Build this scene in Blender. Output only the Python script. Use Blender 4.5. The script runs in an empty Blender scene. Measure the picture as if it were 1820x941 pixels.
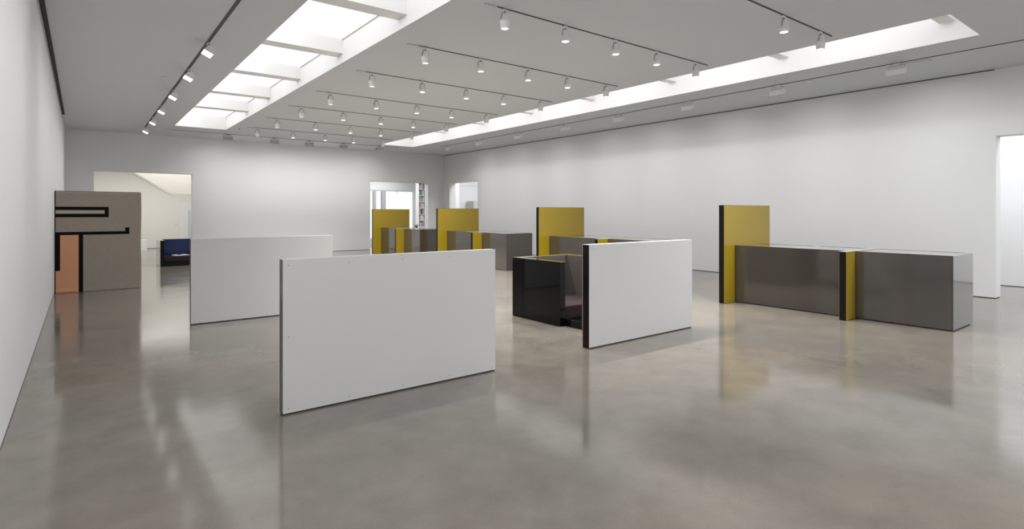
import bpy, bmesh, math, random
from mathutils import Vector, Matrix

random.seed(7)
S = bpy.context.scene
COL = S.collection
R = math.radians

# ------------------------------------------------------------------ camera
cd = bpy.data.cameras.new('camera')
cam = bpy.data.objects.new('camera', cd)
COL.objects.link(cam)
cam.location = (0, 0, 1.5)
cam.rotation_euler = (R(90), 0, R(-37.63))
cd.sensor_fit = 'HORIZONTAL'
cd.sensor_width = 36
cd.lens = 991 / 1820 * 36
cd.shift_y = -92.5 / 1820
cd.clip_start = 0.05
S.camera = cam

# ------------------------------------------------------------------ world, exposure, large lamps
W = bpy.data.worlds.new('world')
S.world = W
W.use_nodes = True
W.node_tree.nodes['Background'].inputs[0].default_value = (0.94, 0.97, 1, 1)
W.node_tree.nodes['Background'].inputs[1].default_value = 1.25
S.view_settings.view_transform = 'Standard'
S.view_settings.look = 'None'
S.view_settings.gamma = 1
S.view_settings.use_curve_mapping = False
S.view_settings.exposure = 0.13

SPOT_W = 185.0        # each ceiling spotlight
WASH_W = 7.4        # each wall washer
SHAFT_FILL_W = 3.3         # unseen strips added to brighten the roof-light shafts, per metre
SKY_E = 0.76         # diffusers of the roof lights


def area_lamp(name, loc, size, watts, color=(1, 1, 1), rot=(0, 0, 0)):
    l = bpy.data.lights.new(name, 'AREA')
    l.shape = 'RECTANGLE'
    l.size, l.size_y = size
    l.energy = watts
    l.color = color
    o = bpy.data.objects.new(name, l)
    o.location = loc
    o.rotation_euler = rot
    COL.objects.link(o)
    return o


# unseen fill lamps added behind the camera to brighten panels and floor
area_lamp('front_fill_lamp', (2.77, -2.2, 3.99), (1.34, 7.0), 240, (0.97, 0.985, 1))
area_lamp('front_fill_lamp', (9.33, -2.2, 3.99), (1.34, 7.0), 285, (0.97, 0.985, 1))
area_lamp('office_fill_lamp', (9.5, 23.3, 3.35), (5, 2.2), 125)  # this and the ones below: unseen fill lamps added for the rooms beyond
area_lamp('side_room_fill_lamp', (14.3, 18.6, 3.9), (2.2, 4.5), 150)
area_lamp('east_room_fill_lamp', (14.0, 1.5, 3.9), (1.4, 7), 140)
area_lamp('stair_room_fill_lamp', (1.9, 24.3, 3.45), (3.6, 3.0), 120, (1, 0.975, 0.93))
area_lamp('stair_void_fill_lamp', (3.2, 29.2, 5.2), (3.5, 1.6), 98, (1, 0.99, 0.965))


# ------------------------------------------------------------------ materials
def new_mat(name):
    m = bpy.data.materials.new(name)
    m.use_nodes = True
    nt = m.node_tree
    return m, nt, nt.nodes['Principled BSDF']


def mat(name, rgb, rough=0.5, ior=1.5, coat=0.0, coat_ior=1.6, coat_rough=0.03, metal=0.0, vary=0.0, scale=3.0):
    m, nt, b = new_mat(name)
    b.inputs['Base Color'].default_value = (*rgb, 1)
    b.inputs['Roughness'].default_value = rough
    b.inputs['IOR'].default_value = ior
    b.inputs['Metallic'].default_value = metal
    b.inputs['Coat Weight'].default_value = coat
    b.inputs['Coat IOR'].default_value = coat_ior
    b.inputs['Coat Roughness'].default_value = coat_rough
    if vary:
        tc = nt.nodes.new('ShaderNodeTexCoord')
        n = nt.nodes.new('ShaderNodeTexNoise')
        n.inputs['Scale'].default_value = scale
        n.inputs['Detail'].default_value = 5
        r = nt.nodes.new('ShaderNodeMapRange')
        r.inputs[3].default_value = 1 - vary
        r.inputs[4].default_value = 1 + vary
        mx = nt.nodes.new('ShaderNodeVectorMath')
        mx.operation = 'SCALE'
        mx.inputs[0].default_value = rgb
        nt.links.new(tc.outputs['Object'], n.inputs['Vector'])
        nt.links.new(n.outputs['Fac'], r.inputs[0])
        nt.links.new(r.outputs[0], mx.inputs['Scale'])
        nt.links.new(mx.outputs[0], b.inputs['Base Color'])
    return m


def emit_mat(name, rgb, strength):
    m, nt, b = new_mat(name)
    b.inputs['Base Color'].default_value = (0.4, 0.4, 0.4, 1)
    b.inputs['Emission Color'].default_value = (*rgb, 1)
    b.inputs['Emission Strength'].default_value = strength
    b.inputs['Roughness'].default_value = 0.5
    return m


M = {}
M['wall'] = mat('wall paint', (0.785, 0.79, 0.80), 0.6, vary=0.012, scale=0.8)
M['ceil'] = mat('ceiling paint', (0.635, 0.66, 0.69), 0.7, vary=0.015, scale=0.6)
M['shaft'] = mat('roof light paint', (0.9, 0.9, 0.9), 0.7)
M['cream'] = mat('cream wall paint', (0.80, 0.785, 0.74), 0.6, vary=0.01)
M['sky'] = emit_mat('roof light diffuser', (1, 1, 1), SKY_E)
M['dark_gap'] = mat('dark shadow gap', (0.035, 0.026, 0.024), 0.7)
M['base_gap'] = mat('grey shadow gap', (0.10, 0.10, 0.10), 0.7)
M['track'] = mat('dark track slot', (0.04, 0.038, 0.037), 0.5)
M['track_white'] = mat('white track cover', (0.6, 0.6, 0.6), 0.5)
M['lamp_white'] = mat('white lamp enamel', (0.86, 0.86, 0.86), 0.4)
M['lamp_grey'] = mat('grey lamp yoke', (0.16, 0.16, 0.165), 0.4)
M['lamp_painted_shade'] = mat('white lamp enamel with painted shade', (0.48, 0.48, 0.48), 0.45)  # white enamel greyed to paint in the shade on the back-wall washers
M['lens'] = emit_mat('lit lens', (1, 0.985, 0.95), 7.0)
M['lens_dim'] = emit_mat('lit lens deep in its barrel', (1, 0.985, 0.95), 2.2)
M['white_lam'] = mat('white laminate', (0.60, 0.595, 0.59), 0.42, vary=0.012, scale=2)
M['white_gloss'] = mat('white gloss lacquer', (0.62, 0.62, 0.59), 0.08, coat=0.5)
M['black'] = mat('black gloss lacquer', (0.004, 0.004, 0.0045), 0.06, ior=1.29)
M['black_satin'] = mat('black satin edge', (0.006, 0.006, 0.0065), 0.25, ior=1.3)
M['grey_edge'] = mat('dark grey gloss edge', (0.05, 0.045, 0.045), 0.12)
M['red'] = mat('red edge line', (0.42, 0.12, 0.09), 0.5)
M['screw'] = mat('grey screw head', (0.28, 0.28, 0.28), 0.4, metal=0.5)
M['grey_gloss'] = mat('grey gloss lacquer', (0.048, 0.041, 0.035), 0.12, coat=1.0, coat_ior=1.62, coat_rough=0.085)
M['yellow'] = mat('yellow satin lacquer', (0.325, 0.228, 0.010), 0.22, coat=0.25, coat_ior=1.5, coat_rough=0.16)
M['yellow_reflection'] = mat('painted yellow reflection line', (0.42, 0.30, 0.04), 0.35)  # reflection of a yellow panel, painted along the booth's top edges
M['grey_felt'] = mat('grey lining', (0.078, 0.068, 0.061), 0.5)
M['cushion'] = mat('brown upholstery', (0.030, 0.022, 0.021), 0.9, ior=1.18, vary=0.1, scale=60)
M['blue'] = mat('deep blue gloss', (0.005, 0.022, 0.095), 0.1, ior=1.4)
M['paper'] = mat('white paper', (0.8, 0.8, 0.82), 0.6)
M['bright_frame'] = mat('grey window frame', (0.46, 0.47, 0.48), 0.5)
M['white_wood'] = mat('white painted wood', (0.82, 0.82, 0.82), 0.5)
M['dark_leaf'] = mat('dark leaf', (0.025, 0.028, 0.022), 0.5)
M['door_blue'] = mat('pale blue door panel', (0.60, 0.63, 0.70), 0.4)
M['grey_paint'] = mat('light grey paint', (0.50, 0.50, 0.49), 0.5)


def glass():
    m, nt, b = new_mat('window glass')
    out = nt.nodes['Material Output']
    nt.nodes.remove(b)
    t = nt.nodes.new('ShaderNodeBsdfTransparent')
    t.inputs[0].default_value = (0.94, 0.96, 0.95, 1)
    g = nt.nodes.new('ShaderNodeBsdfGlossy')
    g.inputs['Roughness'].default_value = 0.0
    f = nt.nodes.new('ShaderNodeFresnel')
    f.inputs[0].default_value = 1.45
    mx = nt.nodes.new('ShaderNodeMixShader')
    nt.links.new(f.outputs[0], mx.inputs[0])
    nt.links.new(t.outputs[0], mx.inputs[1])
    nt.links.new(g.outputs[0], mx.inputs[2])
    nt.links.new(mx.outputs[0], out.inputs[0])
    return m


M['glass'] = glass()


def cloth(name, rgb, k=0.22):
    m, nt, b = new_mat(name)
    tc = nt.nodes.new('ShaderNodeTexCoord')
    mp = nt.nodes.new('ShaderNodeMapping')
    mp.inputs['Scale'].default_value = (9, 9, 120)
    n = nt.nodes.new('ShaderNodeTexNoise')
    n.inputs['Scale'].default_value = 1.6
    n.inputs['Detail'].default_value = 6
    n.inputs['Roughness'].default_value = 0.75
    r = nt.nodes.new('ShaderNodeMapRange')
    r.inputs[1].default_value = 0.3
    r.inputs[2].default_value = 0.7
    r.inputs[3].default_value = 1 - k
    r.inputs[4].default_value = 1 + k
    mx = nt.nodes.new('ShaderNodeVectorMath')
    mx.operation = 'SCALE'
    mx.inputs[0].default_value = rgb
    bp = nt.nodes.new('ShaderNodeBump')
    bp.inputs['Strength'].default_value = 0.3
    bp.inputs['Distance'].default_value = 0.003
    L = nt.links.new
    L(tc.outputs['Object'], mp.inputs['Vector'])
    L(mp.outputs[0], n.inputs['Vector'])
    L(n.outputs['Fac'], r.inputs[0])
    L(r.outputs[0], mx.inputs['Scale'])
    L(mx.outputs[0], b.inputs['Base Color'])
    L(n.outputs['Fac'], bp.inputs['Height'])
    L(bp.outputs[0], b.inputs['Normal'])
    b.inputs['Roughness'].default_value = 0.95
    b.inputs['Specular IOR Level'].default_value = 0.2
    return m


M['taupe'] = cloth('taupe woven wool', (0.33, 0.288, 0.248))
M['wool_black'] = cloth('black woven wool', (0.004, 0.004, 0.005), 0.1)
M['wool_cream'] = cloth('cream woven wool', (0.42, 0.37, 0.30), 0.1)
M['wool_orange'] = cloth('orange woven wool', (0.66, 0.335, 0.195), 0.15)


def concrete():
    m, nt, b = new_mat('polished concrete')
    N = nt.nodes.new
    L = nt.links.new
    tc = N('ShaderNodeTexCoord')

    def noise(scale, detail, rough=0.55, dist=0.0):
        n = N('ShaderNodeTexNoise')
        n.inputs['Scale'].default_value = scale
        n.inputs['Detail'].default_value = detail
        n.inputs['Roughness'].default_value = rough
        n.inputs['Distortion'].default_value = dist
        L(tc.outputs['Object'], n.inputs['Vector'])
        return n

    n1 = noise(0.45, 5, 0.58, 0.5)
    n2 = noise(2.6, 4, 0.6, 0.2)
    n3 = noise(95, 3, 0.6)
    ramp = N('ShaderNodeValToRGB')
    e = ramp.color_ramp.elements
    e[0].position = 0.30
    e[0].color = (0.152, 0.143, 0.128, 1)
    e[1].position = 0.70
    e[1].color = (0.222, 0.192, 0.155, 1)
    L(n1.outputs['Fac'], ramp.inputs[0])
    r2 = N('ShaderNodeMapRange')
    r2.inputs[1].default_value, r2.inputs[2].default_value = 0.3, 0.7
    r2.inputs[3].default_value, r2.inputs[4].default_value = 0.87, 1.13
    L(n2.outputs['Fac'], r2.inputs[0])
    r3 = N('ShaderNodeMapRange')
    r3.inputs[1].default_value, r3.inputs[2].default_value = 0.3, 0.7
    r3.inputs[3].default_value, r3.inputs[4].default_value = 0.93, 1.07
    L(n3.outputs['Fac'], r3.inputs[0])
    mul = N('ShaderNodeMath')
    mul.operation = 'MULTIPLY'
    L(r2.outputs[0], mul.inputs[0])
    L(r3.outputs[0], mul.inputs[1])

    # hairline cracks: distance from a few wavering segments on the slab
    sep = N('ShaderNodeSeparateXYZ')
    wob = noise(2.2, 5, 0.7)
    off = N('ShaderNodeVectorMath')
    off.operation = 'SUBTRACT'
    off.inputs[1].default_value = (0.5, 0.5, 0.5)
    L(wob.outputs['Color'], off.inputs[0])
    sc = N('ShaderNodeVectorMath')
    sc.operation = 'SCALE'
    sc.inputs['Scale'].default_value = 0.32
    L(off.outputs[0], sc.inputs[0])
    ad = N('ShaderNodeVectorMath')
    ad.operation = 'ADD'
    L(tc.outputs['Object'], ad.inputs[0])
    L(sc.outputs[0], ad.inputs[1])

    def vm(op, a, bb):
        n = N('ShaderNodeVectorMath')
        n.operation = op
        for i, v in ((0, a), (1, bb)):
            if isinstance(v, tuple):
                n.inputs[i].default_value = v
            else:
                L(v, n.inputs[i])
        return n

    def crack(p, q):
        d = Vector(q) - Vector(p)
        ap = vm('SUBTRACT', ad.outputs[0], tuple(p))
        dt = vm('DOT_PRODUCT', ap.outputs[0], tuple(d / d.length_squared))
        cl = N('ShaderNodeClamp')
        L(dt.outputs['Value'], cl.inputs[0])
        s2 = N('ShaderNodeVectorMath')
        s2.operation = 'SCALE'
        s2.inputs[0].default_value = tuple(d)
        L(cl.outputs[0], s2.inputs['Scale'])
        ds = vm('DISTANCE', ap.outputs[0], s2.outputs[0])
        r = N('ShaderNodeMapRange')
        r.inputs[1].default_value, r.inputs[2].default_value = 0.0015, 0.005
        r.inputs[3].default_value, r.inputs[4].default_value = 0.55, 1.0
        L(ds.outputs['Value'], r.inputs[0])
        return r.outputs[0]

    fac = mul.outputs[0]
    for p, q in (((3.20, 3.85, 0), (3.36, 2.90, 0)), ((4.05, 2.70, 0), (5.65, 3.05, 0)), ((5.65, 3.05, 0), (7.2, 4.3, 0))):
        mm = N('ShaderNodeMath')
        mm.operation = 'MULTIPLY'
        L(fac, mm.inputs[0])
        L(crack(p, q), mm.inputs[1])
        fac = mm.outputs[0]
    mx = N('ShaderNodeVectorMath')
    mx.operation = 'SCALE'
    L(ramp.outputs['Color'], mx.inputs[0])
    L(fac, mx.inputs['Scale'])
    L(mx.outputs[0], b.inputs['Base Color'])
    rr = N('ShaderNodeMapRange')
    rr.inputs[1].default_value, rr.inputs[2].default_value = 0.3, 0.7
    rr.inputs[3].default_value, rr.inputs[4].default_value = 0.085, 0.17
    n4 = noise(0.9, 2, 0.5, 0.3)
    L(n4.outputs['Fac'], rr.inputs[0])
    L(rr.outputs[0], b.inputs['Roughness'])
    b.inputs['IOR'].default_value = 1.7
    bp = N('ShaderNodeBump')
    bp.inputs['Strength'].default_value = 0.06
    bp.inputs['Distance'].default_value = 0.02
    n5 = noise(1.6, 1.5, 0.45)
    L(n5.outputs['Fac'], bp.inputs['Height'])
    L(bp.outputs[0], b.inputs['Normal'])
    return m


M['floor'] = concrete()


# ------------------------------------------------------------------ mesh helpers
def add_box(bm, x0, x1, y0, y1, z0, z1):
    v = [bm.verts.new(p) for p in ((x0, y0, z0), (x1, y0, z0), (x1, y1, z0), (x0, y1, z0),
                                   (x0, y0, z1), (x1, y0, z1), (x1, y1, z1), (x0, y1, z1))]
    for f in ((3, 2, 1, 0), (4, 5, 6, 7), (0, 1, 5, 4), (1, 2, 6, 5), (2, 3, 7, 6), (3, 0, 4, 7)):
        bm.faces.new([v[i] for i in f])


def boxes(*bs):
    bm = bmesh.new()
    for b in bs:
        add_box(bm, *b)
    return bm


def bevelled(b, off=0.003, seg=2):
    bm = boxes(b)
    bmesh.ops.bevel(bm, geom=bm.edges[:], offset=off, segments=seg, affect='EDGES', profile=0.5)
    return bm


def prism(poly, axis, a0, a1):
    """poly of (u, v); extruded along axis 'x' (u=y, v=z), 'y' (u=x, v=z) or 'z'."""
    bm = bmesh.new()

    def P(u, v, a):
        return {'x': (a, u, v), 'y': (u, a, v), 'z': (u, v, a)}[axis]
    A = [bm.verts.new(P(u, v, a0)) for u, v in poly]
    B = [bm.verts.new(P(u, v, a1)) for u, v in poly]
    bm.faces.new(A)
    bm.faces.new(B[::-1])
    n = len(poly)
    for i in range(n):
        bm.faces.new((A[i], B[i], B[(i + 1) % n], A[(i + 1) % n]))
    bmesh.ops.recalc_face_normals(bm, faces=bm.faces[:])
    return bm


def lathe(profile, n=20, caps=True):
    bm = bmesh.new()
    rings = []
    for r, z in profile:
        rings.append([bm.verts.new((r * math.cos(2 * math.pi * i / n), r * math.sin(2 * math.pi * i / n), z)) for i in range(n)])
    for a, b in zip(rings, rings[1:]):
        for i in range(n):
            bm.faces.new((a[i], a[(i + 1) % n], b[(i + 1) % n], b[i]))
    if caps:
        bm.faces.new(rings[0][::-1])
        bm.faces.new(rings[-1])
    bmesh.ops.recalc_face_normals(bm, faces=bm.faces[:])
    return bm


def tube(pts, r, n=6):
    bm = bmesh.new()
    pts = [Vector(p) for p in pts]
    rings = []
    for i, p in enumerate(pts):
        d = (pts[min(i + 1, len(pts) - 1)] - pts[max(i - 1, 0)]).normalized()
        u = d.cross(Vector((0.31, 0.87, 0.38))).normalized()
        w = d.cross(u)
        rings.append([bm.verts.new(p + r * (math.cos(2 * math.pi * k / n) * u + math.sin(2 * math.pi * k / n) * w)) for k in range(n)])
    for a, b in zip(rings, rings[1:]):
        for i in range(n):
            bm.faces.new((a[i], a[(i + 1) % n], b[(i + 1) % n], b[i]))
    bm.faces.new(rings[0][::-1])
    bm.faces.new(rings[-1])
    bmesh.ops.recalc_face_normals(bm, faces=bm.faces[:])
    return bm


def obj(name, bm, m, parent=None, smooth=False):
    me = bpy.data.meshes.new(name)
    bm.to_mesh(me)
    bm.free()
    me.materials.append(M[m])
    if smooth:
        for p in me.polygons:
            p.use_smooth = True
        me.set_sharp_from_angle(angle=R(35))
    o = bpy.data.objects.new(name, me)
    COL.objects.link(o)
    if parent is not None:
        o.parent = parent
    return o


def thing(name, label, cat, loc=(0, 0, 0), rotz=0.0, group=None):
    o = bpy.data.objects.new(name, None)
    o.empty_display_size = 0.1
    COL.objects.link(o)
    o.location = loc
    o.rotation_euler = (0, 0, rotz)
    tag(o, label, cat, group)
    return o


def tag(o, label, cat, group=None):
    o['label'] = label
    o['category'] = cat
    if group:
        o['group'] = group
    return o


def struct(name, bm, m, parent=None):
    o = obj(name, bm, m, parent)
    if parent is None:
        o['kind'] = 'structure'
    return o


def struct_root(name):
    o = bpy.data.objects.new(name, None)
    COL.objects.link(o)
    o['kind'] = 'structure'
    return o


def kids(o):
    return [c for c in KIDS.get(o.name, [])]


KIDS = {}


def children_of(o):
    return [c for c in bpy.data.objects if c.parent == o]


def copy_tree(o, parent=None):
    c = o.copy()
    COL.objects.link(c)
    if parent is not None:
        c.parent = parent
    for ch in o.children:
        copy_tree(ch, c)
    return c


# ------------------------------------------------------------------ the setting
H = 4.0                      # ceiling height
LW, RW, BW = -0.41, 12.6, 21.31
RT = 12.91                   # far face of the right wall
BT = 21.61                   # far face of the back wall

struct('floor', boxes((-0.9, 18.5, -6.6, 31.5, -0.2, 0.0)), 'floor')

struct('wall_left', boxes((LW - 0.3, LW, -6.3, 31, 0.012, 6.2)), 'wall')
struct('baseboard_left', boxes((LW - 0.28, LW - 0.012, -6.3, 21.3, 0.0, 0.012)), 'base_gap')

struct('wall_right', boxes(
    (RW, RT, 2.545, 18.605, 0.012, 4.3),
    (RW, RT, 20.773, BT, 0.012, 4.3),
    (RW, RT, 18.605, 20.773, 2.775, 4.3),
    (RW, RT, -1.6, 2.545, 2.838, 4.3),
    (RW, RT, -6.3, -1.6, 0.012, 4.3)), 'wall')
struct('baseboard_right', boxes(
    (RW + 0.012, RT - 0.012, 2.557, 18.593, 0.0, 0.012),
    (RW + 0.012, RT - 0.012, 20.785, BT - 0.01, 0.0, 0.012)), 'base_gap')

struct('wall_back', boxes(
    (LW, 0.286, BW, BT, 0.012, 4.3),
    (0.286, 2.923, BW, BT, 2.781, 4.3),
    (2.923, 9.205, BW, BT, 0.012, 4.3),
    (9.205, 11.85, BW, BT, 2.771, 4.3),
    (11.85, RW, BW, BT, 0.012, 4.3)), 'wall')
struct('baseboard_back', boxes(
    (2.935, 9.193, BW + 0.012, BT - 0.012, 0.0, 0.012),
    (11.862, RW, BW + 0.012, BT - 0.012, 0.0, 0.012)), 'base_gap')

struct('wall_front', boxes((-0.7, 15.3, -6.5, -6.3, 0.0, 4.3)), 'wall')

# ceiling slab with the two long roof-light openings
SX0, SX1, SY0, SY1 = 2.10, 3.44, 2.25, 18.6        # left roof light
TX0, TX1, TY0, TY1 = 8.66, 10.0, 2.19, 19.15       # right roof light
CT = 4.15
struct('ceiling', boxes(
    (-0.7, SX0, -6.3, BW, H, CT),
    (SX0, SX1, -6.3, SY0, H, CT), (SX0, SX1, SY1, BW, H, CT),
    (SX1, TX0, -6.3, BW, H, CT),
    (TX0, TX1, -6.3, TY0, H, CT), (TX0, TX1, TY1, BW, H, CT),
    (TX1, RW, -6.3, BW, H, CT)), 'ceil')


def roof_light(name, x0, x1, y0, y1, ztop, beams, bz, bw):
    root = struct_root(name)
    w = 0.04
    g = 0.004
    obj('shaft_wall', boxes((x0 - w, x0, y0, y1, CT, ztop)), 'shaft', root)
    obj('shaft_wall', boxes((x1, x1 + w, y0, y1, CT, ztop)), 'shaft', root)
    obj('shaft_wall', boxes((x0 - w, x1 + w, y0 - w, y0, CT, ztop)), 'shaft', root)
    obj('shaft_wall', boxes((x0 - w, x1 + w, y1, y1 + w, CT, ztop)), 'shaft', root)
    for yc in beams:
        obj('beam', boxes((x0, x1, yc - bw / 2, yc + bw / 2, bz, ztop)), 'shaft', root)
    ys = [y0] + [v for yc in beams for v in (yc - bw / 2, yc + bw / 2)] + [y1]
    for a, b in zip(ys[0::2], ys[1::2]):
        obj('diffuser_panel', boxes((x0 + g, x1 - g, a + g, b - g, ztop - 0.03, ztop)), 'sky', root)
        obj('panel_bead', boxes((x1 - 0.016, x1 - 0.002, a + g, b - g, ztop - 0.044, ztop - 0.031)), 'grey_paint', root)
        l = bpy.data.lights.new('shaft_fill_lamp', 'AREA')  # unseen strip added to brighten the shaft wall opposite
        l.shape = 'RECTANGLE'
        l.size, l.size_y = 0.06, (b - a) * 0.92
        l.energy = SHAFT_FILL_W * (b - a)
        lo = bpy.data.objects.new('shaft_fill_lamp', l)
        COL.objects.link(lo)
        lo.parent = root
        lo.location = (x0 + 0.012, (a + b) / 2, ztop - 0.10)
        lo.rotation_euler = (0, R(-78), 0)
    obj('backing_board', boxes((x0 - w, x1 + w, y0 - w, y1 + w, ztop + 0.002, ztop + 0.03)), 'shaft', root)
    return root


roof_light('window_1', SX0, SX1, SY0, SY1, 4.42, [4.62, 6.90, 9.21, 11.45, 13.71, 15.88], 4.15, 0.28)
roof_light('window_2', TX0, TX1, TY0, TY1, 4.52, [2.57, 4.97, 7.34, 9.71, 12.08, 14.45, 16.82], 4.28, 0.19)

lp = []
for x0_, x1_, y0_, y1_ in ((SX0, SX1, SY0, SY1), (TX0, TX1, TY0, TY1)):
    lp += [(x1_ - 0.004, x1_ - 0.0005, y0_ + 0.001, y1_ - 0.001, H, CT - 0.001), (x0_ + 0.0005, x0_ + 0.004, y0_ + 0.001, y1_ - 0.001, H, CT - 0.001),
           (x0_ + 0.005, x1_ - 0.005, y1_ - 0.004, y1_ - 0.0005, H, CT - 0.001), (x0_ + 0.005, x1_ - 0.005, y0_ + 0.0005, y0_ + 0.004, H, CT - 0.001)]
struct('trim_7', boxes(*lp), 'shaft')

# shadow gaps where walls meet the ceiling
segs = []
y = -6.2
while y < 18.15:
    segs.append((-0.398, -0.350, y, min(y + 1.185, 18.15), 3.984, 3.9995))
    y += 1.2
struct('trim_1', boxes(*segs), 'dark_gap')
struct('trim_2', boxes((-0.409, -0.403, -6.2, 18.15, 3.90, 3.9995)), 'grey_paint')  # shade at the left wall's top, painted as a light grey band
struct('trim_3', boxes((RW - 0.022, RW - 0.001, 2.56, 21.2, 3.984, 3.9995)), 'base_gap')

# rooms beyond the openings -------------------------------------------------
# east room seen through the tall opening at the right
struct('wall_east', boxes((14.94, 15.2, -6.3, 12.0, 0.012, 4.3)), 'wall')
struct('baseboard_east', boxes((14.955, 15.19, -6.2, 11.9, 0.0, 0.012)), 'base_gap')
struct('ceiling_east', boxes((RT, 16.2, -6.3, BT + 1.1, H, CT)), 'ceil')
struct('wall_passage', boxes((15.2, 16.0, 11.7, 12.0, 0.0, 4.3)), 'wall')
struct('wall_side', boxes((16.0, 16.2, 11.7, 22.8, 0.0, 4.3)), 'wall')
struct('wall_side_end', boxes((13.62, 16.0, 22.5, 22.8, 0.0, 4.3)), 'wall')
struct('trim_4', boxes((13.62, 16.0, 22.47, 22.499, 2.78, 4.0)), 'wall')

# office with the wide window
struct('ceiling_office', boxes((4.95, 13.6, BT, 25.2, 3.45, 3.6)), 'ceil')
struct('wall_office_left', boxes((4.7, 4.95, BT, 25.2, 0.0, 3.6)), 'wall')
struct('wall_office_right', boxes((13.42, 13.62, BT, 25.2, 0.0, 3.6)), 'wall')
struct('wall_office_window', boxes(
    (4.95, 13.42, 25.0, 25.2, 2.575, 3.6),
    (4.95, 9.2, 25.0, 25.2, 0.0, 2.575),
    (9.2, 13.42, 25.0, 25.2, 0.0, 0.25)), 'wall')
wn = struct_root('window_3')
obj('mullion', bevelled((10.97, 11.11, 25.02, 25.14, 0.25, 2.55)), 'bright_frame', wn)
obj('mullion', bevelled((11.40, 11.60, 25.00, 25.16, 0.25, 2.575)), 'bright_frame', wn)
obj('window_frame', boxes((13.08, 13.20, 25.03, 25.13, 0.25, 2.52), (13.20, 13.42, 24.99, 25.14, 0.25, 2.575)), 'white_wood', wn)
obj('window_frame', boxes((11.60, 13.2, 25.03, 25.13, 2.52, 2.575), (9.2, 11.4, 25.03, 25.13, 2.52, 2.575)), 'white_wood', wn)
obj('latch', bevelled((12.16, 12.19, 24.985, 25.03, 2.45, 2.53), 0.004), 'grey_paint', wn)
for a, b in ((9.2, 10.97), (11.11, 11.40), (11.60, 13.08)):
    obj('pane', boxes((a, b, 25.075, 25.083, 0.25, 2.52)), 'glass', wn)

# stair room through the left opening: cream wall cut by a raking edge
struct('ceiling_stair', boxes((-0.6, 4.7, BT, 27.5, 3.62, 3.75)), 'ceil')
struct('wall_stair_right', boxes((4.6, 4.7, BT, 30.6, 0.0, 5.6)), 'cream')
struct('wall_stair', prism([(-0.41, 0.012), (4.6, 0.012), (4.6, 2.30), (3.0, 2.30), (1.30, 3.38), (0.9, 3.62), (-0.41, 3.62)], 'y', 27.5, 27.65), 'cream')
struct('trim_5', prism([(1.18, 3.37), (3.0, 2.215), (3.0, 2.30), (1.18, 3.455)], 'y', 27.44, 27.499), 'cream')
struct('wall_stair_back', boxes((-0.41, 4.6, 30.3, 30.6, 0.0, 5.6)), 'cream')
struct('ceiling_stair_void', boxes((-0.41, 4.7, 27.5, 30.6, 5.6, 5.7)), 'wall')
struct('trim_6', boxes((-0.41, 4.6, 27.5, 27.65, 3.62, 5.6)), 'cream')
struct('baseboard_stair', boxes((-0.4, 4.59, 27.515, 27.64, 0.0, 0.012)), 'base_gap')
dr = struct_root('door_1')
obj('door_frame', boxes((3.31, 3.45, 27.46, 27.499, 0, 1.88), (4.32, 4.46, 27.46, 27.499, 0, 1.88), (3.45, 4.32, 27.46, 27.499, 1.74, 1.88)), 'white_wood', dr)
obj('door_leaf', boxes((3.452, 4.318, 27.475, 27.498, 0.005, 1.738)), 'white_wood', dr)
obj('door_panel', bevelled((3.60, 4.18, 27.462, 27.474, 0.2, 1.60), 0.003), 'door_blue', dr)
obj('door_handle', tube([(4.25, 27.47, 0.95), (4.25, 27.42, 0.95), (4.16, 27.42, 0.95)], 0.01), 'screw', dr)

sw = thing('light_switch', 'small white light switch on the cream wall beside the door', 'switch', (3.165, 27.5, 0.95))
obj('switch_plate', bevelled((-0.05, 0.05, -0.012, -0.001, 0, 0.10), 0.004), 'white_wood', sw)
obj('rocker', bevelled((-0.02, 0.02, -0.02, -0.0121, 0.03, 0.07), 0.003), 'grey_paint', sw)

# ------------------------------------------------------------------ booth with the black arm
def screw_dots(parent, x0, x1, z0, z1, y, n):
    """small countersunk screw heads round the edge of a white panel (local x, z), facing -y"""
    pts = []
    for i in range(n):
        x = x0 + 0.04 + (x1 - x0 - 0.08) * i / (n - 1)
        pts += [(x, z1 - 0.045), (x, z0 + 0.045)]
    pts += [(x0 + 0.04, (z0 + z1) / 2), (x1 - 0.04, (z0 + z1) / 2)]
    first = None
    for x, z in pts:
        if first is None:
            bm = lathe([(0.005, 0.0), (0.005, 0.001), (0.003, 0.0015)], 8)
            bmesh.ops.rotate(bm, verts=bm.verts[:], cent=(0, 0, 0), matrix=Matrix.Rotation(R(90), 3, 'X'))
            o = first = obj('screw', bm, 'screw', parent)
        else:
            o = first.copy()
            COL.objects.link(o)
        o.location = (x, y, z)


def white_slab(parent, w, th, h, core, name='white_panel', red_back=True):
    """upright slab: dark core, white laminate front, thin red line between; local x 0..w, y 0..th"""
    core_o = obj(name, boxes((0.002, w - 0.002, 0.008, th - 0.008, 0.004, h - 0.003)), core, parent)
    obj('front_sheet', bevelled((0, w, 0, 0.0045, 0.012, h), 0.0012, 1), 'white_lam', core_o)
    obj('back_sheet', bevelled((0, w, th - 0.0045, th, 0.012, h), 0.0012, 1), 'white_lam', core_o)
    obj('red_edge_line', boxes((0.0005, w - 0.0005, 0.0046, 0.0079, 0.010, h - 0.002)), 'red', core_o)
    obj('red_edge_line', boxes((0.0005, w - 0.0005, th - 0.0079, th - 0.0046, 0.010, h - 0.002)), 'red', core_o)
    obj('top_strip', boxes((0.002, w - 0.002, 0.008, th - 0.008, h - 0.0029, h - 0.0005)), 'white_lam', core_o)
    screw_dots(core_o, 0, w, 0, h, -0.0002, 5)
    return core_o


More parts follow.
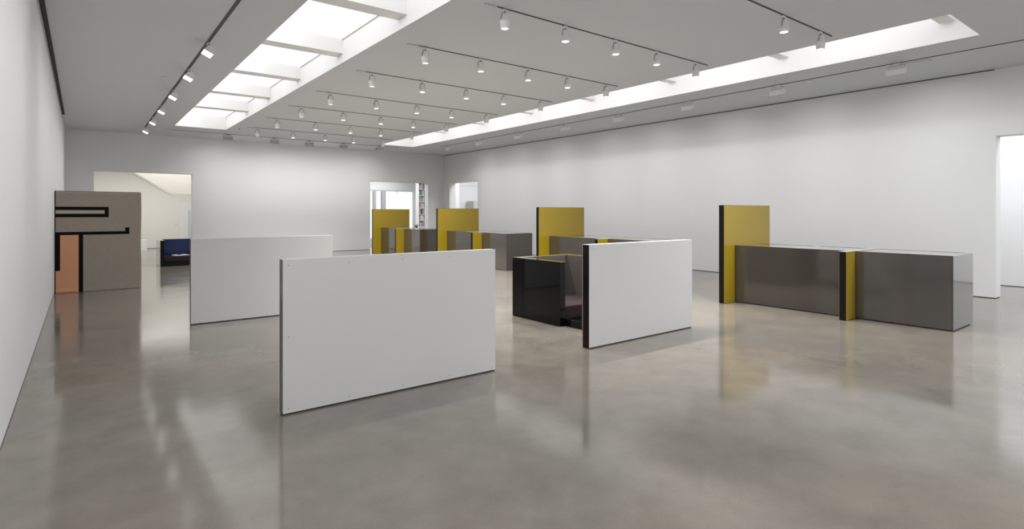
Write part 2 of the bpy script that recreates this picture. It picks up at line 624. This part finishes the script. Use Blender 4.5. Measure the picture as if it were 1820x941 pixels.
p = thing('partition', 'large white laminate partition with dark grey end, nearest to the camera', 'partition', (1.17, 4.280, 0))
white_slab(p, 1.93, 0.09, 1.152, 'grey_edge')
p = thing('partition', 'long white partition behind the nearest one, standing between it and the back wall', 'partition', (1.146, 8.49, 0))
white_slab(p, 1.91, 0.09, 1.149, 'black')

b = thing('booth_sofa', 'booth sofa with black gloss arm, brown seat and white panel across its front', 'sofa', (4.405, 4.325, 0))
OX, OY = 4.405, 4.325


def LB(x0, x1, y0, y1, z0, z1):
    return (x0 - OX, x1 - OX, y0 - OY, y1 - OY, z0, z1)


white_slab(b, 1.893, 0.11, 1.146, 'black')
arm = obj('arm_panel', bevelled(LB(4.958, 5.052, 5.40, 6.42, 0.004, 0.845), 0.002), 'black', b)
obj('top_edge', boxes(LB(4.959, 5.051, 5.401, 6.419, 0.8451, 0.850)), 'grey_gloss', arm)
obj('yellow_reflection_line', boxes(LB(4.9585, 5.0515, 5.399, 5.4009, 0.8451, 0.8495)), 'yellow_reflection', arm)  # painted reflection of the yellow panel, as on the other top edges
arm2 = obj('arm_panel', bevelled(LB(5.935, 6.035, 5.40, 6.42, 0.004, 0.845), 0.002), 'grey_felt', b)
obj('top_edge', boxes(LB(5.9365, 6.034, 5.401, 6.419, 0.8451, 0.8505)), 'grey_gloss', arm2)
obj('yellow_reflection_line', boxes(LB(5.9345, 5.9364, 5.401, 6.32, 0.8451, 0.8495)), 'yellow_reflection', arm2)
bk = obj('back_panel', bevelled(LB(5.0545, 5.9335, 6.32, 6.42, 0.004, 0.845), 0.002), 'grey_felt', b)
obj('top_edge', boxes(LB(5.0545, 5.9335, 6.3225, 6.418, 0.8451, 0.8505)), 'grey_gloss', bk)
obj('yellow_reflection_line', boxes(LB(5.0545, 5.9335, 6.3195, 6.3224, 0.8451, 0.8495)), 'yellow_reflection', bk)
obj('plinth', boxes(LB(5.06, 5.93, 5.60, 6.318, 0.0, 0.088)), 'black_satin', b)
obj('seat_cushion', bevelled(LB(5.056, 5.931, 5.45, 6.316, 0.09, 0.25), 0.018, 4), 'cushion', b)
obj('base_rail', bevelled(LB(5.056, 5.10, 4.437, 5.448, 0.0, 0.094), 0.003), 'black', b)

# ------------------------------------------------------------------ blue sofa at the back
b = thing('sofa', 'small sofa with deep blue back and black front near the left doorway', 'sofa', (1.70, 18.08, 0))
a1 = obj('arm_panel', bevelled((0.004, 0.10, 0, 0.98, 0.004, 0.722), 0.003), 'black', b)
obj('outer_face', boxes((0.0, 0.0038, 0.002, 0.978, 0.004, 0.726)), 'white_gloss', a1)
obj('top_edge', boxes((0.004, 0.10, 0.002, 0.978, 0.7221, 0.727)), 'white_gloss', a1)
a2 = obj('arm_panel', bevelled((0.97, 1.07, 0, 0.98, 0.004, 0.722), 0.003), 'black', b)
obj('top_edge', boxes((0.97, 1.066, 0.002, 0.978, 0.7221, 0.727)), 'white_gloss', a2)
bk = obj('back_panel', bevelled((0.1005, 0.9695, 0.89, 0.98, 0.004, 0.722), 0.003), 'blue', b)
obj('top_edge', boxes((0.101, 0.969, 0.892, 0.978, 0.7221, 0.727)), 'white_gloss', bk)
obj('base_rail', bevelled((0.102, 0.968, 0.03, 0.12, 0, 0.115), 0.003), 'black', b)
obj('plinth', boxes((0.11, 0.96, 0.2, 0.888, 0, 0.118)), 'black_satin', b)
obj('seat_cushion', bevelled((0.102, 0.968, 0.045, 0.888, 0.12, 0.262), 0.02, 4), 'cushion', b)

mg = thing('magazine', 'open white magazine lying on the blue sofa seat', 'magazine', (2.27, 18.62, 0.2625), 0.25)
pl = prism([(-0.21, 0.0), (-0.2, 0.012), (-0.1, 0.022), (-0.01, 0.006), (-0.01, 0.0)], 'y', -0.14, 0.14)
obj('page_block', pl, 'paper', mg)
pl = prism([(0.01, 0.0), (0.01, 0.006), (0.1, 0.024), (0.2, 0.016), (0.21, 0.0)], 'y', -0.14, 0.14)
obj('page_block', pl, 'paper', mg)
obj('spine', boxes((-0.0099, 0.0099, -0.14, 0.14, 0, 0.005)), 'paper', mg)

# ------------------------------------------------------------------ grey block benches with yellow panels
GX = 8.34


def bench(label, y0):
    """local x 0..1.47 (yellow panels), body 0.31..1.18; y from near end"""
    t = thing('block_bench', label, 'bench', (GX, y0, 0), 0, 'grey block benches with yellow panels')
    h = 0.953
    x0, x1 = 0.315, 1.18

    def body(name, ya, yb, near_end, far_end):
        root = obj(name, bevelled((x0, x0 + 0.05, ya, yb, 0.012, h), 0.002, 1), 'grey_gloss', t)
        obj('side_panel', bevelled((x1 - 0.05, x1, ya, yb, 0.012, h), 0.002, 1), 'grey_gloss', root)
        if near_end:
            obj('end_panel', bevelled((x0 + 0.001, x1 - 0.001, ya - 0.012, ya - 0.0005, 0.012, h), 0.002, 1), 'grey_gloss', root)
        obj('lid', bevelled((x0 + 0.052, x1 - 0.052, ya + 0.05, yb - 0.003, h - 0.045, h - 0.003), 0.002, 1), 'grey_gloss', root)
        obj('top_rail', bevelled((x0 + 0.052, x1 - 0.052, ya + 0.001, ya + 0.048, h - 0.06, h), 0.002, 1), 'grey_gloss', root)
        if far_end:
            obj('cross_rail', bevelled((x0 + 0.052, x1 - 0.052, 1.94, 2.0, h - 0.0029, h + 0.001), 0.0008, 1), 'white_gloss', root)
        obj('plinth', boxes((x0 + 0.02, x1 - 0.02, ya + 0.02, yb - 0.02, 0, 0.0115)), 'black_satin', root)
        return root

    body('near_block', 0.012, 1.118, True, False)
    body('far_block', 1.216, 2.958, False, True)

    def ypanel(name, ya, yb, hh, xa, xb):
        c = obj(name, boxes((xa, xb, ya + 0.004, yb - 0.004, 0.004, hh - 0.0032)), 'black_satin', t)
        obj('yellow_face', bevelled((xa + 0.002, xb, ya, ya + 0.0038, 0.004, hh - 0.0032), 0.001, 1), 'yellow', c)
        obj('yellow_face', bevelled((xa + 0.002, xb, yb - 0.0038, yb, 0.004, hh - 0.0032), 0.001, 1), 'yellow', c)
        obj('top_edge', boxes((xa, xb, ya, yb, hh - 0.003, hh)), 'white_gloss' if hh < 1.2 else 'black_satin', c)
        return c

    ypanel('low_divider', 1.12, 1.214, 0.957, 0.018, x1)
    ypanel('tall_panel', 2.96, 3.055, 1.622, 0.0, 1.468)
    return t


bench_labels = [
    'grey gloss block bench with tall yellow panel, nearest of the row along the right wall',
    'grey block bench with tall yellow panel, partly hidden behind the black-armed booth',
    'grey block bench with tall yellow panel in front of the narrow right-wall doorway',
    'grey block bench with tall yellow panel standing before the bright office window',
]
b0 = bench(bench_labels[0], 2.16)
for lab, dy in zip(bench_labels[1:], (4.685, 9.30, 13.95)):
    c = copy_tree(b0)
    c.location = (GX, 2.16 + dy, 0)
    c['label'] = lab

# ------------------------------------------------------------------ tapestry on its board
t = thing('tapestry', 'taupe woven tapestry with black bands and orange block, against the left wall', 'tapestry', (-0.404, 13.30, 0))
TW, TH = 1.337, 1.895
obj('backing_board', bevelled((0.0, TW - 0.02, 0.012, 0.045, 0.0, TH + 0.008), 0.002), 'black_satin', t)
bm = bmesh.new()
nx, nz = 40, 56
# woven field: a thin sheet, hem rolls at top and bottom, slight wave at the free edge
grid = []
for j in range(nz + 1):
    row = []
    for i in range(nx + 1):
        x = 0.016 + (TW - 0.016) * i / nx
        z = 0.004 + (TH - 0.004) * j / nz
        if i == nx:
            x += 0.004 * math.sin(z * 5.1) - 0.003
        yy = 0.0
        zz = z - 0.02 * (1 - abs(2 * j / nz - 1)) * 0
        d = min(j, nz - j)
        hem = 0.012 * math.exp(-((min(z, TH - z) - 0.03) / 0.028) ** 2)
        wave = 0.003 * math.sin(x * 7 + z * 2) * (i / nx) * math.exp(-z * 1.5)
        row.append(bm.verts.new((x, yy - hem * 0.8 + wave - 0.002, zz)))
    grid.append(row)
for j in range(nz):
    for i in range(nx):
        bm.faces.new((grid[j][i], grid[j][i + 1], grid[j + 1][i + 1], grid[j + 1][i]))
ext = bmesh.ops.extrude_face_region(bm, geom=bm.faces[:])
for v in [g for g in ext['geom'] if isinstance(g, bmesh.types.BMVert)]:
    v.co.y = 0.0115
bmesh.ops.recalc_face_normals(bm, faces=bm.faces[:])
field = obj('woven_cloth', bm, 'taupe', t, smooth=True)


def patch(name, m, *rects, y=-0.0165):
    bm = bmesh.new()
    for x0, x1, z0, z1 in rects:
        # subdivide so the bands follow the cloth
        n = max(1, int(round((z1 - z0) / 0.035)))
        cols = []
        for k in range(n + 1):
            z = z0 + (z1 - z0) * k / n
            hem = 0.012 * math.exp(-((min(z, TH - z) - 0.03) / 0.028) ** 2)
            yy = -hem * 0.8 - 0.0048
            cols.append([bm.verts.new(q) for q in ((x0, yy, z), (x1, yy, z), (x1, yy + 0.0045, z), (x0, yy + 0.0045, z))])
        for a, b_ in zip(cols, cols[1:]):
            for i in range(4):
                bm.faces.new((a[i], a[(i + 1) % 4], b_[(i + 1) % 4], b_[i]))
        bm.faces.new(cols[0][::-1])
        bm.faces.new(cols[-1])
    bmesh.ops.recalc_face_normals(bm, faces=bm.faces[:])
    return obj(name, bm, m, field)


q = 0.404
patch('black_loop_band', 'wool_black', (0.016, 0.812, 1.544, 1.608), (0.016, 0.812, 1.411, 1.477), (0.747, 0.812, 1.477, 1.544))
patch('cream_band', 'wool_cream', (0.016, 0.747, 1.477, 1.544))
patch('black_hook_band', 'wool_black', (0.016, 1.14, 1.078, 1.135), (1.074, 1.14, 1.135, 1.207))
patch('black_side_band', 'wool_black', (0.016, 0.081, 0.417, 1.078))
patch('black_upright_band', 'wool_black', (0.352, 0.419, 0.004, 1.078))
patch('orange_block', 'wool_orange', (0.081, 0.352, 0.004, 1.078), (0.016, 0.081, 0.004, 0.417))

# ------------------------------------------------------------------ white box, bookcase, desk, cabinet in the rooms beyond
bx = thing('plinth_box', 'low white box on the floor of the cream room, just beside the tapestry edge', 'box', (1.40, 26.0, 0))
obj('box_body', bevelled((0, 0.61, 0, 0.45, 0, 0.405), 0.004), 'white_wood', bx)
obj('lid', bevelled((-0.004, 0.614, -0.004, 0.454, 0.4055, 0.42), 0.003), 'white_wood', bx)

bc = thing('bookcase', 'tall white bookcase filled with books, seen through the office doorway', 'bookcase', (12.56, 23.50, 0))
obj('side_panel', boxes((0, 0.022, 0, 0.3, 0, 3.0)), 'white_wood', bc)
obj('side_panel', boxes((0.80, 0.822, 0, 0.3, 0, 3.0)), 'white_wood', bc)
obj('back_panel', boxes((0.0225, 0.7995, 0.285, 0.3, 0, 3.0)), 'white_wood', bc)
obj('lower_cabinet', bevelled((0.0225, 0.7995, 0.002, 0.284, 0, 0.80), 0.003), 'white_wood', bc)
shelf_z = [0.835, 1.145, 1.425, 1.72, 2.02, 2.315, 2.61, 2.93]
for z in shelf_z:
    obj('shelf', boxes((0.0225, 0.7995, 0.002, 0.284, z - 0.03, z)), 'white_wood', bc)

BOOKC = {'white': (0.75, 0.75, 0.75), 'grey': (0.28, 0.28, 0.29), 'black': (0.03, 0.03, 0.03), 'pink': (0.62, 0.30, 0.36),
         'cream': (0.62, 0.58, 0.48), 'purple': (0.35, 0.26, 0.36), 'green': (0.30, 0.33, 0.22), 'silver': (0.5, 0.5, 0.52)}
for k, v in BOOKC.items():
    M['book_' + k] = mat(k + ' book cover', v, 0.5)
lev = ['bottom', 'second lowest', 'third lowest', 'middle', 'third highest', 'second highest', 'top']
ordn = ['first', 'second', 'third', 'fourth', 'fifth', 'sixth', 'seventh', 'eighth']
pal = [['grey', 'silver', 'white', 'grey', 'pink', 'pink', 'grey'],
       ['grey', 'silver', 'white', 'white', 'white', 'cream', 'grey'],
       ['silver', 'grey', 'black', 'grey', 'silver', 'grey', 'white'],
       ['grey', 'pink', 'silver', 'white', 'cream', 'white', 'grey'],
       ['silver', 'grey', 'cream', 'grey', 'green', 'white', 'silver'],
       ['silver', 'grey', 'black', 'white', 'purple', 'white', 'grey'],
       ['silver', 'white', 'grey', 'white', 'black', 'grey', 'white']]
for r in range(7):
    x = 12.56 + 0.03 + random.uniform(0, 0.02)
    for k in range(7):
        w = random.uniform(0.028, 0.052)
        hh = random.uniform(0.19, 0.235)
        d = random.uniform(0.17, 0.22)
        lean = 0.16 if (r, k) in ((1, 2), (3, 3), (5, 1)) else 0.0
        x += hh * math.sin(lean) * 0.02
        c = pal[r][k]
        o = thing('book', '%s book, %s from the left on the bookcase\'s %s shelf' % (c, ordn[k], lev[r]), 'book',
                  (x, 23.52, shelf_z[r] + 0.0006), 0, 'books in the office bookcase')
        o.rotation_euler = (0, 0, 0)
        obj('cover', boxes((0, 0.003, 0, d, 0, hh), (w - 0.003, w, 0, d, 0, hh), (0.003, w - 0.003, 0, 0.003, 0, hh)), 'book_' + c, o)
        obj('pages', boxes((0.0031, w - 0.0031, 0.0031, d - 0.004, 0.003, hh - 0.004)), 'paper', o)
        x += w + random.uniform(0.0008, 0.004)

dk = thing('desk', 'white desk by the office window, mostly hidden behind the grey benches', 'desk', (11.55, 22.75, 0))
obj('desk_top', bevelled((0, 0.95, 0, 0.6, 0.66, 0.69), 0.004), 'white_wood', dk)
for x, y in ((0.03, 0.03), (0.87, 0.03), (0.03, 0.52), (0.87, 0.52)):
    obj('leg', boxes((x, x + 0.05, y, y + 0.05, 0, 0.659)), 'white_wood', dk)

pt = thing('potted_plant', 'small dark spiky plant on the office desk in front of the bookcase', 'plant', (12.17, 23.0, 0.6905))
obj('pot', lathe([(0.045, 0), (0.06, 0.06), (0.062, 0.065)], 14), 'black_satin', pt, True)
for k in range(9):
    a = k * 2.4
    l = random.uniform(0.2, 0.3)
    s = random.uniform(0.3, 1.0)
    bm = bmesh.new()
    pr = []
    for i in range(5):
        f = i / 4
        rr = 0.02 + s * l * f * 0.55
        z = 0.06 + l * (f - 0.35 * s * f * f)
        wd = 0.026 * math.sin(math.pi * (0.15 + 0.8 * f))
        ctr = Vector((rr * math.cos(a), rr * math.sin(a), z))
        tg = Vector((-math.sin(a), math.cos(a), 0)) * wd
        pr.append([bm.verts.new(ctr - tg), bm.verts.new(ctr + tg), bm.verts.new(ctr + Vector((0, 0, 0.003)))])
    for u, v in zip(pr, pr[1:]):
        for i in range(3):
            bm.faces.new((u[i], u[(i + 1) % 3], v[(i + 1) % 3], v[i]))
    obj('leaf', bm, 'dark_leaf', pt)

cb = thing('cabinet', 'light grey cabinet in the side room, seen past the narrow doorway', 'cabinet', (14.53, 21.8, 0))
obj('cabinet_body', bevelled((0, 0.9, 0.02, 0.6, 0, 2.04), 0.004), 'grey_paint', cb)
obj('cabinet_door', bevelled((0.01, 0.445, 0.0, 0.0195, 0.05, 2.02), 0.003), 'grey_paint', cb)
obj('cabinet_door', bevelled((0.455, 0.89, 0.0, 0.0195, 0.05, 2.02), 0.003), 'grey_paint', cb)

# ------------------------------------------------------------------ ceiling: tracks, spotlights, wall washers
ROWS = [3.485, 5.46, 7.455, 9.41, 11.50, 13.45, 15.51, 17.60]
XS = [4.10, 5.11, 6.10, 7.03, 8.05]
rown = ['nearest', 'second nearest', 'third nearest', 'fourth nearest', 'fifth nearest', 'third farthest', 'second farthest', 'farthest']


def track(label, along, a0, a1, other, w=0.02):
    t = thing('lighting_track', label, 'lighting track', (0, 0, 0), 0, 'ceiling lighting tracks')
    if along == 'x':
        t.location = (a0, other, H)
        rot = 0
    else:
        t.location = (other, a0, H)
        rot = R(90)
    t.rotation_euler = (0, 0, rot)
    ln = a1 - a0
    obj('rail', boxes((0.06, ln - 0.012, -w / 2, w / 2, -0.008, -0.0005)), 'track', t)
    obj('feed_box', bevelled((-0.12, 0.0595, -w * 0.7, w * 0.7, -0.02, -0.0005), 0.003), 'track_white', t)
    obj('end_cap', bevelled((ln - 0.0115, ln, -w * 0.55, w * 0.55, -0.011, -0.0005), 0.002), 'track', t)
    return t


for i, y in enumerate(ROWS):
    track('thin dark ceiling track between the two roof lights, %s of the cross rows' % rown[i], 'x', 3.92, 8.39, y)
track('dark ceiling track along the left wall, left of the left roof light', 'y', -2.0, 19.5, 1.46, 0.04)
track('thin dark ceiling track along the right wall, beyond the right roof light', 'y', 0.8, 18.4, 10.78)
track('thin ceiling track close to the back wall, carrying wall washers with painted-in shade', 'x', 2.1, 9.6, 19.60)


def spotlight(lens='lens', deep=False):
    t = thing('spotlight', '-', 'spotlight', (0, 0, H), 0, 'white track spotlights')
    obj('adapter', bevelled((-0.035, 0.035, -0.012, 0.012, -0.035, -0.0085), 0.003, 1), 'lamp_white', t)
    obj('stem', lathe([(0.008, -0.06), (0.008, -0.0352)], 8), 'lamp_grey', t)
    for s in (-1, 1):
        obj('yoke_arm', tube([(s * 0.004, 0, -0.052), (s * 0.035, 0, -0.055), (s * 0.046, 0, -0.075), (s * 0.063, 0, -0.145)], 0.0042), 'lamp_grey', t)
    if deep:
        prof = [(0.012, -0.062), (0.036, -0.066), (0.046, -0.10), (0.056, -0.145), (0.058, -0.160)]
        zb = -0.250
    else:
        prof = [(0.012, -0.062), (0.034, -0.066), (0.044, -0.10), (0.056, -0.150), (0.058, -0.172)]
        zb = -0.218
    obj('lamp_body', lathe(prof, 20), 'lamp_white', t, True)
    z0 = prof[-1][1]
    obj('collar', lathe([(0.0585, z0 + 0.006), (0.066, z0 + 0.002), (0.066, z0 - 0.008), (0.0605, z0 - 0.012)], 20, False), 'lamp_white', t, True)
    obj('barrel', lathe([(0.057, z0 - 0.0005), (0.0605, z0 - 0.012), (0.052, zb), (0.047, zb), (0.046, zb + 0.03)], 20, False), 'lamp_white', t, True)
    obj('lens', lathe([(0.0455, zb + (0.022 if deep else 0.003)), (0.03, zb + (0.018 if deep else -0.003)), (0.0455, zb + (0.024 if deep else 0.005))][:2] + [(0.001, zb + (0.017 if deep else -0.005))], 20, False), lens, t, True)
    l = bpy.data.lights.new('spot_lamp', 'SPOT')
    l.energy = SPOT_W
    l.spot_size = R(118)
    l.spot_blend = 0.7
    l.shadow_soft_size = 0.03
    l.color = (1, 0.988, 0.97)
    lo = bpy.data.objects.new('spot_lamp', l)
    COL.objects.link(lo)
    lo.parent = t
    lo.location = (0, 0, zb - 0.012)
    return t


proto_a, proto_b = None, None
for i, y in enumerate(ROWS):
    for j, x in enumerate(XS):
        if i == 0 and j < 3:
            continue
        deep = j in (0, 4)
        if deep:
            if proto_b is None:
                o = proto_b = spotlight('lens_dim', True)
            else:
                o = copy_tree(proto_b)
        else:
            if proto_a is None:
                o = proto_a = spotlight()
            else:
                o = copy_tree(proto_a)
        o.location = (x, y, H)
        ends = ['left-hand end of', 'second from left on', 'middle of', 'second from right on', 'right-hand end of']
        if i == 0:
            ends[3] = 'brightly lit on'
        o['label'] = 'white %s spotlight, %s the %s cross track' % ('deep-barrelled' if deep else 'glowing', ends[j], rown[i])


def washer(label='', enamel='lamp_white'):
    """local +x faces the wall being lit"""
    t = thing('wall_washer', label, 'wall washer', (0, 0, H), 0, 'wall washers on the ceiling tracks')
    L2 = 0.135
    obj('adapter', bevelled((-0.012, 0.012, -0.05, 0.05, -0.035, -0.0085), 0.003, 1), enamel, t)
    obj('yoke', tube([(0, -0.12, -0.10), (0, -0.12, -0.05), (0, -0.1, -0.042), (0, 0.1, -0.042), (0, 0.12, -0.05), (0, 0.12, -0.10)], 0.0035), 'lamp_grey', t)
    A, B, C, D, E_ = (-0.060, -0.205), (-0.064, -0.118), (-0.032, -0.084), (0.012, -0.084), (0.070, -0.143)
    bm = prism([A, B, C, D, E_], 'y', -L2 + 0.006, L2 - 0.006)
    # open the mouth: drop the face between E and A, then give it a lip
    obj('housing', bm, enamel, t)
    for s in (-1, 1):
        y0 = s * (L2 - 0.003) - 0.0029
        obj('end_plate', prism([(-0.063, -0.209), (-0.068, -0.117), (-0.034, -0.080), (0.014, -0.080), (0.075, -0.143)], 'y', y0, y0 + 0.0058), enamel, t)
    d = Vector((E_[0] - A[0], E_[1] - A[1])).normalized()
    nrm = Vector((d.y, -d.x))
    a = Vector(A) + d * 0.012 + nrm * 0.0003
    e = Vector(E_) - d * 0.005 + nrm * 0.0003
    obj('lens', prism([tuple(a), tuple(e), tuple(e + nrm * 0.0012), tuple(a + nrm * 0.0012)], 'y', -L2 + 0.012, L2 - 0.012), 'lens', t)
    l = bpy.data.lights.new('wash_lamp', 'AREA')
    l.shape = 'RECTANGLE'
    l.size, l.size_y = 0.10, 0.22
    l.energy = WASH_W
    l.spread = R(110)
    l.color = (1, 0.995, 0.985)
    lo = bpy.data.objects.new('wash_lamp', l)
    COL.objects.link(lo)
    lo.parent = t
    c = (a + e) / 2 + nrm * 0.010
    lo.location = (c.x, 0, c.y)
    # aim between the mouth's normal and the wall
    aim = Vector((0.62, 0, -0.78)).normalized()
    lo.rotation_mode = 'QUATERNION'
    lo.rotation_quaternion = aim.to_track_quat('-Z', 'Y')
    return t


w0 = washer()
first = True
leftn = ['nearest', 'second nearest', 'third nearest', 'third farthest', 'second farthest', 'farthest']
for i, y in enumerate((9.20, 11.10, 13.17, 15.24, 17.28, 19.30)):
    o = w0 if first else copy_tree(w0)
    first = False
    o.location, o.rotation_euler = (1.46, y, H), (0, 0, R(180))
    o['label'] = 'glowing wall washer on the left-wall track, %s of its six' % leftn[i]
# unseen washers added on the left track to brighten the near left wall
for y, lab in ((6.25, 'added wall washer on the left-wall track, out of frame, next before its first glowing one'),
               (4.7, 'added wall washer on the left-wall track, just out of frame above the left edge'),
               (3.2, 'added wall washer on the left-wall track, out of frame above the camera'),
               (1.1, 'added wall washer on the left-wall track, out of frame over the camera itself')):
    o = copy_tree(w0)
    o.location, o.rotation_euler = (1.46, y, H), (0, 0, R(180))
    o['label'] = lab
rn = ['nearest', 'second nearest', 'third nearest', 'fourth nearest', 'fourth farthest', 'third farthest', 'second farthest', 'farthest']
for i, y in enumerate((3.46, 5.47, 7.51, 9.55, 11.50, 13.66, 15.83, 17.83)):
    o = copy_tree(w0)
    o.location, o.rotation_euler = (10.78, y, H), (0, 0, 0)
    o['label'] = 'white wall washer on the right-wall track, %s of its eight' % rn[i]
bn = ['leftmost', 'second from left', 'middle', 'second from right', 'rightmost']
wg = None
for i, x in enumerate((3.68, 5.09, 6.23, 7.45, 8.83)):
    o = wg = washer('', 'lamp_painted_shade') if wg is None else copy_tree(wg)
    o.location, o.rotation_euler = (x, 19.60, H), (0, 0, R(90))
    o['label'] = 'wall washer with painted-in shade before the back wall, %s of five' % bn[i]

# small ceiling fittings
sp = thing('sprinkler', 'small sprinkler head on the ceiling by the left roof light corner', 'sprinkler', (3.67, 17.9, H))
obj('escutcheon', lathe([(0.035, -0.006), (0.04, -0.0005)], 14), 'lamp_white', sp, True)
obj('head', lathe([(0.012, -0.05), (0.012, -0.0065)], 10), 'lamp_grey', sp)
obj('deflector', lathe([(0.026, -0.054), (0.026, -0.0505)], 12), 'lamp_grey', sp)
for x, y, lab in ((1.2, 12.1, 'flat round sprinkler cover on the ceiling left of the left-wall track'),
                  (10.95, 4.95, 'flat round sprinkler cover on the ceiling by the right-wall track'),
                  (6.15, 17.95, 'flat round sprinkler cover on the ceiling beyond the farthest cross track')):
    o = thing('sprinkler_cover', lab, 'sprinkler', (x, y, H))
    obj('cover_plate', lathe([(0.045, -0.009), (0.05, -0.006), (0.05, -0.0055)], 18), 'lamp_white', o, True)
    obj('shadow_ring', lathe([(0.04, -0.0054), (0.04, -0.0005)], 14), 'base_gap', o, True)
ap = thing('access_panel', 'flush rectangular access panel in the ceiling by the nearest right-wall washer', 'panel', (10.93, 3.05, H))
obj('panel_leaf', bevelled((0, 0.14, 0, 0.42, -0.004, -0.0005), 0.0015, 1), 'ceil', ap)
obj('panel_edge', boxes((-0.006, -0.0005, -0.006, 0.426, -0.003, -0.0005), (0.1405, 0.146, -0.006, 0.426, -0.003, -0.0005),
                        (-0.0005, 0.1405, -0.006, -0.0005, -0.003, -0.0005), (-0.0005, 0.1405, 0.4205, 0.426, -0.003, -0.0005)), 'lamp_grey', ap)
